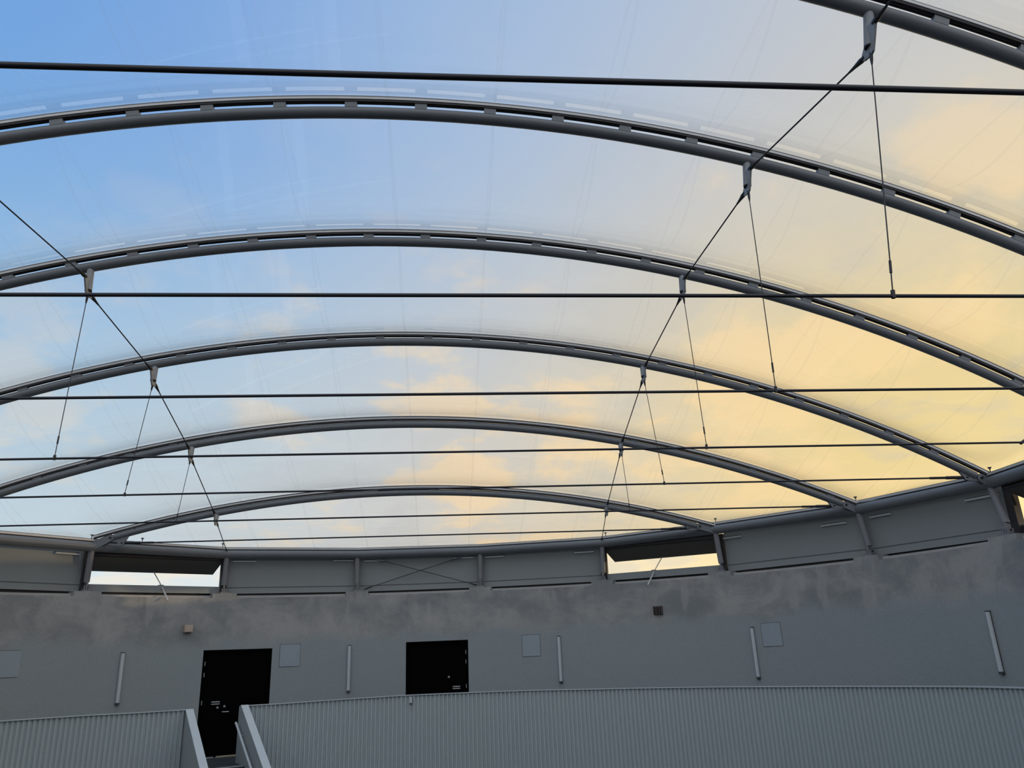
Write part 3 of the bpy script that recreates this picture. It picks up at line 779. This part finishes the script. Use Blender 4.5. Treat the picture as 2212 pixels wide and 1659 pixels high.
# ------------------------------------------------------------------ stay cables from strut to strut
for NX, sd, tv in ((NXR, 'right', 26.83), (NXL, 'left', -25.97)):
    for i in range(-1, 6):
        a = Vector((NX[i], NY[i] + .085, NODE[i] + .05))
        if i < 5: b = Vector((NX[i + 1], NY[i + 1] - .11, NODE[i + 1] + .185)); lab = '%s stay cable from the %s to the %s' % (sd, ORD[i], ORD[i + 1])
        else: b = VZ[tv] + Vector((0, 0, .05)); lab = 'stay cable on the %s from the farthest arch down to the ring' % sd
        d = b - a; L = d.length; u = d / L
        root = thing('stay_cable', (a + b) / 2 - Vector((0, 0, .3)), lab, 'stay cable', 'stay cables between the struts')
        MB().tube([a + u * .08, b - u * .08], .0068, 10).build('cable', 'cable', root, True)
        for p, s in ((a, 1), (b, -1)):
            MB().tube([p - u * s * .015, p + u * s * .03, p + u * s * .10, p + u * s * .17], .02, 10, rad=[.017, .021, .013, .008]).build('socket', 'cable', root, True)

# ------------------------------------------------------------------ roof cushions
def ring_xy(x, back=True):
    """point of the ring's clamp above x on the far (back) side"""
    for a, b in zip(verts, verts[1:]):
        lo, hi = sorted((a.x, b.x))
        if lo <= x <= hi and (max(a.y, b.y) > 7.9 or not back):
            f = (x - a.x) / (b.x - a.x) if abs(b.x - a.x) > 1e-6 else 0
            q = a.lerp(b, max(0, min(1, f)))
            return Vector((x, q.y, q.z + .12))
    return None
def ring_side(y, side):
    """x, z of the ring at depth y on one side"""
    for a, b in zip(verts, verts[1:]):
        lo, hi = sorted((a.y, b.y))
        if lo <= y <= hi and (a.x - CX) * side > 0 and (b.x - CX) * side > 0:
            f = (y - a.y) / (b.y - a.y); return a.lerp(b, f)
    return None
SEAM0, SEAMW = -.46, .97
def edge_pt(i, x):
    """the clamp of arch i above x, or None beyond its joints"""
    jl, jr = VZ[JOINT[i][0]], VZ[JOINT[i][1]]
    if jl.x < x < jr.x:
        xc, zc, r, lift, hb = ARCH[i]
        return Vector((x, Y(i) - .025, az(i, x) + hb + .057))
    return None
def cushion(i, label):
    if i < 5:
        ji, jn = JOINT[i], JOINT[i + 1]
        xl = min(VZ[ji[0]].x, VZ[jn[0]].x); xr = max(VZ[ji[1]].x, VZ[jn[1]].x)
    else: xl, xr = VZ[JOINT[5][0]].x, VZ[JOINT[5][1]].x
    xl += .05; xr -= .05
    step = SEAMW / 10; xs = [xl]; k = math.ceil((xl - SEAM0) / step + .2)
    while SEAM0 + k * step < xr - .02: xs.append(SEAM0 + k * step); k += 1
    xs.append(xr)
    cols_ = []
    for x in xs:
        a = edge_pt(i, x); b = edge_pt(i + 1, x) if i < 5 else ring_xy(x)
        side = 1 if x > CX else -1
        if a is None or b is None:
            # beyond the shorter arch: the edge is the ring between the two joints
            ja = VZ[JOINT[i][0 if side < 0 else 1]]; jb = VZ[JOINT[min(i + 1, 5)][0 if side < 0 else 1]]
            f = (x - ja.x) / (jb.x - ja.x) if abs(jb.x - ja.x) > 1e-6 else 0
            q = ja.lerp(jb, max(0, min(1, f))); q = Vector((x, q.y, q.z + .12))
            if a is None: a = q
            else: b = q
        cols_.append((a, b))
    NR = 40
    root = thing('roof_cushion', ((xl + xr) / 2, (Y(i) + Y(min(i + 1, 5))) / 2, 2.1), label, 'membrane cushion', 'clear inflated roof cushions')
    for nm, amp in (('lower_film', -{3: .36, 4: .26, 5: .12}.get(i, .46)), ('upper_film', .06)):
        mb = MB(); uv = []
        for (a, b), x in zip(cols_, xs):
            span = (b - a).length
            edge = min(1.0, min(x - xl, xr - x) / .8); edge = math.sin(max(0, edge) * math.pi / 2)
            for r in range(NR + 1):
                t = r / NR; p = a.lerp(b, t)
                u_ = min(t, 1 - t)
                h = (u_ if u_ < .15 else u_ - (u_ - .15) ** 2 / .7)      # taut near the clamps, rounded in the middle
                p.z += amp * span * h * edge + (.004 if amp > 0 else -.0)
                mb.v.append(p); uv.append(((x - SEAM0) / SEAMW, t))
        m = NR + 1
        for c in range(len(xs) - 1):
            for r in range(NR): mb.f.append([c * m + r, (c + 1) * m + r, (c + 1) * m + r + 1, c * m + r + 1])
        ob = mb.build(nm, 'film', root, True)
        lay = ob.data.uv_layers.new(name='strip')
        for lp in ob.data.loops: lay.data[lp.index].uv = uv[lp.vertex_index]
CL = {-1: 'clear film roof cushion at the very top, nearest overhead', 0: 'clear film roof cushion between the top right corner arch and the nearest full arch', 1: 'clear film roof cushion between the nearest and the second full arch',
      2: 'clear film roof cushion between the second full arch and the third farthest arch', 3: 'clear film roof cushion between the third and second farthest arches',
      4: 'clear film roof cushion between the two farthest arches', 5: 'clear film roof cushion between the farthest arch and the ring'}
for i in range(-1, 6): cushion(i, CL[i])

# ------------------------------------------------------------------ corrugated parapets
PZ = [(-100, -.52), (-54, -.525), (-43.5, -.54), (-37.8, -.555), (-31.8, -.56), (-24.7, -.555), (-19.5, -.56), (-13, -.55), (-1, -.53), (16.3, -.53), (27.5, -.54), (55, -.54), (68, -.53), (80, -.51), (86, -.505), (100, -.5), (140, -.5)]
RP = 6.5
def corrugated(t0, t1):
    pitch = .62; mb = MB(); ts = []
    # one rib: flat crest, slope, flat valley, slope
    t = t0
    prof = [(0, 0), (.36, 0), (.5, 1), (.86, 1)]
    k = 0
    while True:
        base = t0 + k * pitch
        if base > t1: break
        for f, dd in prof:
            if base + f * pitch <= t1: ts.append((base + f * pitch, dd))
        k += 1
    vs = []
    for t, dd in ts:
        r = RP + .024 * dd; zt = interp(PZ, t)
        for rr, z in ((r, ZF), (r, zt), (r + .008, zt), (r + .008, ZF)): vs.append(pol(t, rr, z))
    fs = []
    for i in range(len(ts) - 1):
        for k in range(4): fs.append((i * 4 + k, i * 4 + (k + 1) % 4, i * 4 + 4 + (k + 1) % 4, i * 4 + 4 + k))
    fs.append((0, 1, 2, 3)); n = (len(ts) - 1) * 4; fs.append((n + 3, n + 2, n + 1, n))
    mb.add(vs, fs); return mb
def rail(t0, t1, r0, r1, h0, h1):
    n = int((t1 - t0) / 1.0); fr = []
    for i in range(n + 1):
        t = t0 + (t1 - t0) * i / n
        fr.append((pol(t, 0, interp(PZ, t)), pol(t, 1, 0) - pol(t, 0, 0), Vector((0, 0, 1))))
    return MB().sweep(fr, [(r0, h0), (r1, h0), (r1, h1), (r0, h1)])
for t0, t1, lab in ((-98, -31.9, 'corrugated grey parapet at the lower left, left of the stair gap'), (-24.3, 128, 'long curved corrugated grey parapet filling the lower right')):
    root = thing('corrugated_parapet', pol((max(t0, -60) + min(t1, 60)) / 2, RP, ZF), lab, 'parapet', 'corrugated parapets')
    corrugated(t0, t1).build('corrugated_sheet', 'corrugated', root)
    rail(t0, t1, RP - .015, RP + .056, .0005, .014).build('top_rail', 'cap', root)
    rail(t0, t1, RP + .0335, RP + .04, -.9, -.002).build('inner_lining', 'stair_side', root)
# drum below the walkway edge
mb = annulus(6.54, 6.8, ZF, SILL - .161, -31.4, -24.4, .5)
structure(mb.build('wall_front', 'concrete'), 'curved wall under the landing')
# small bracket under the parapet's rail
o, tan, out, up = wall_frame(-.46, RP)
root = thing('bracket_light', pol(-.46, RP, -.66), 'tiny grey fitting hanging under the parapet rail below the half-hidden door', 'bracket')
MB().frame_box(o, tan, out, up, -.02, .02, .002, .03, -.645, -.552).build('body', 'lamp_cover', root)
MB().frame_box(o, tan, out, up, -.022, .022, .0, .034, -.662, -.645).build('end_cap', 'lamp_cap', root)

# ------------------------------------------------------------------ stair in the gap
AZ = math.radians(-28); INW = Vector((-math.sin(AZ), -math.cos(AZ), 0)); PER = Vector((math.cos(AZ), -math.sin(AZ), 0))   # towards the courtyard / to the right
SLOPE = .57
def stair_wall(P, lab, handrail):
    root = thing('stair_wall', P + INW * 2 + Vector((0, 0, ZF - P.z)), lab, 'stair wall', 'stair side walls')
    zt = P.z; L = 4.35
    prof = [(-.10, zt), (.03, zt), (L, zt - SLOPE * (L - .03)), (L, ZF), (3.6, ZF), (.3, SILL - .3), (-.10, SILL - .3)]
    th = .10
    B = Vector((P.x, P.y, 0))
    MB().prism([B + INW * s + Vector((0, 0, z)) - PER * th / 2 for s, z in prof], PER * th).build('side_panel', 'stair_side', root)
    cap = [(.0, zt), (.03, zt), (L, zt - SLOPE * (L - .03)), (L, zt - SLOPE * (L - .03) + .02), (.035, zt + .02), (0, zt + .02)]
    MB().prism([B + INW * s + Vector((0, 0, z + .0005)) - PER * (th / 2 + .006) for s, z in cap], PER * (th + .012)).build('cap', 'cap', root)
    if handrail:
        q0 = B - PER * (th / 2 + .06) + Vector((0, 0, zt - .235))
        a = q0 + INW * .0; b = q0 + INW * 4.2 + Vector((0, 0, -SLOPE * 4.17))
        rl = MB().tube([a, a + INW * .05 + Vector((0, 0, -.02)), b], .019, 12).build('handrail', 'cap', root, True)
        for s in (.25, 1.2, 2.2, 3.2, 4.0):
            p = q0 + INW * s + Vector((0, 0, -SLOPE * (s - .03)))
            MB().tube([p, p + Vector((0, 0, -.04)), p + PER * .06 + Vector((0, 0, -.05))], .007, 8).build('rail_bracket', 'cap', rl)
    return root
PLf, PRt = pol(-31.45, RP, -.565), pol(-24.15, RP, -.556)
stair_wall(PLf, 'sloping stair side wall with pale cap left of the tall black door', False)
stair_wall(PRt, 'sloping stair side wall with pale cap and handrail, right of the gap', True)
mid = (PLf + PRt) / 2; hw = (PRt - PLf).dot(PER) / 2 - .055
root = thing('staircase', Vector((mid.x, mid.y, ZF)) + INW * 2, 'dark stair flight descending from the landing between the two side walls', 'stairs')
B = Vector((mid.x, mid.y, 0))
prof = [(-.03, SILL - .001), (.45, SILL - .001)]; ns = 17; rise = (SILL - ZF) / ns; run = rise / SLOPE
s, z = .45, SILL - .001
treads = []
for k in range(ns):
    z -= rise
    if k == ns - 1: z = ZF + .001
    prof.append((s, z)); treads.append((s, z + rise)); s += run; prof.append((s, z))
prof = prof[:-1]
prof += [(s - run - .35, ZF + .001), (.2, SILL - .35), (-.03, SILL - .15)]
MB().prism([B + INW * a + Vector((0, 0, b)) - PER * hw for a, b in prof], PER * hw * 2).build('flight', 'floor_dark', root)
for a, b in treads:
    MB().frame_box(B, INW, PER, Vector((0, 0, 1)), a - .05, a + .004, -hw + .01, hw - .01, b - .006, b + .006).build('nosing', 'nosing', root)
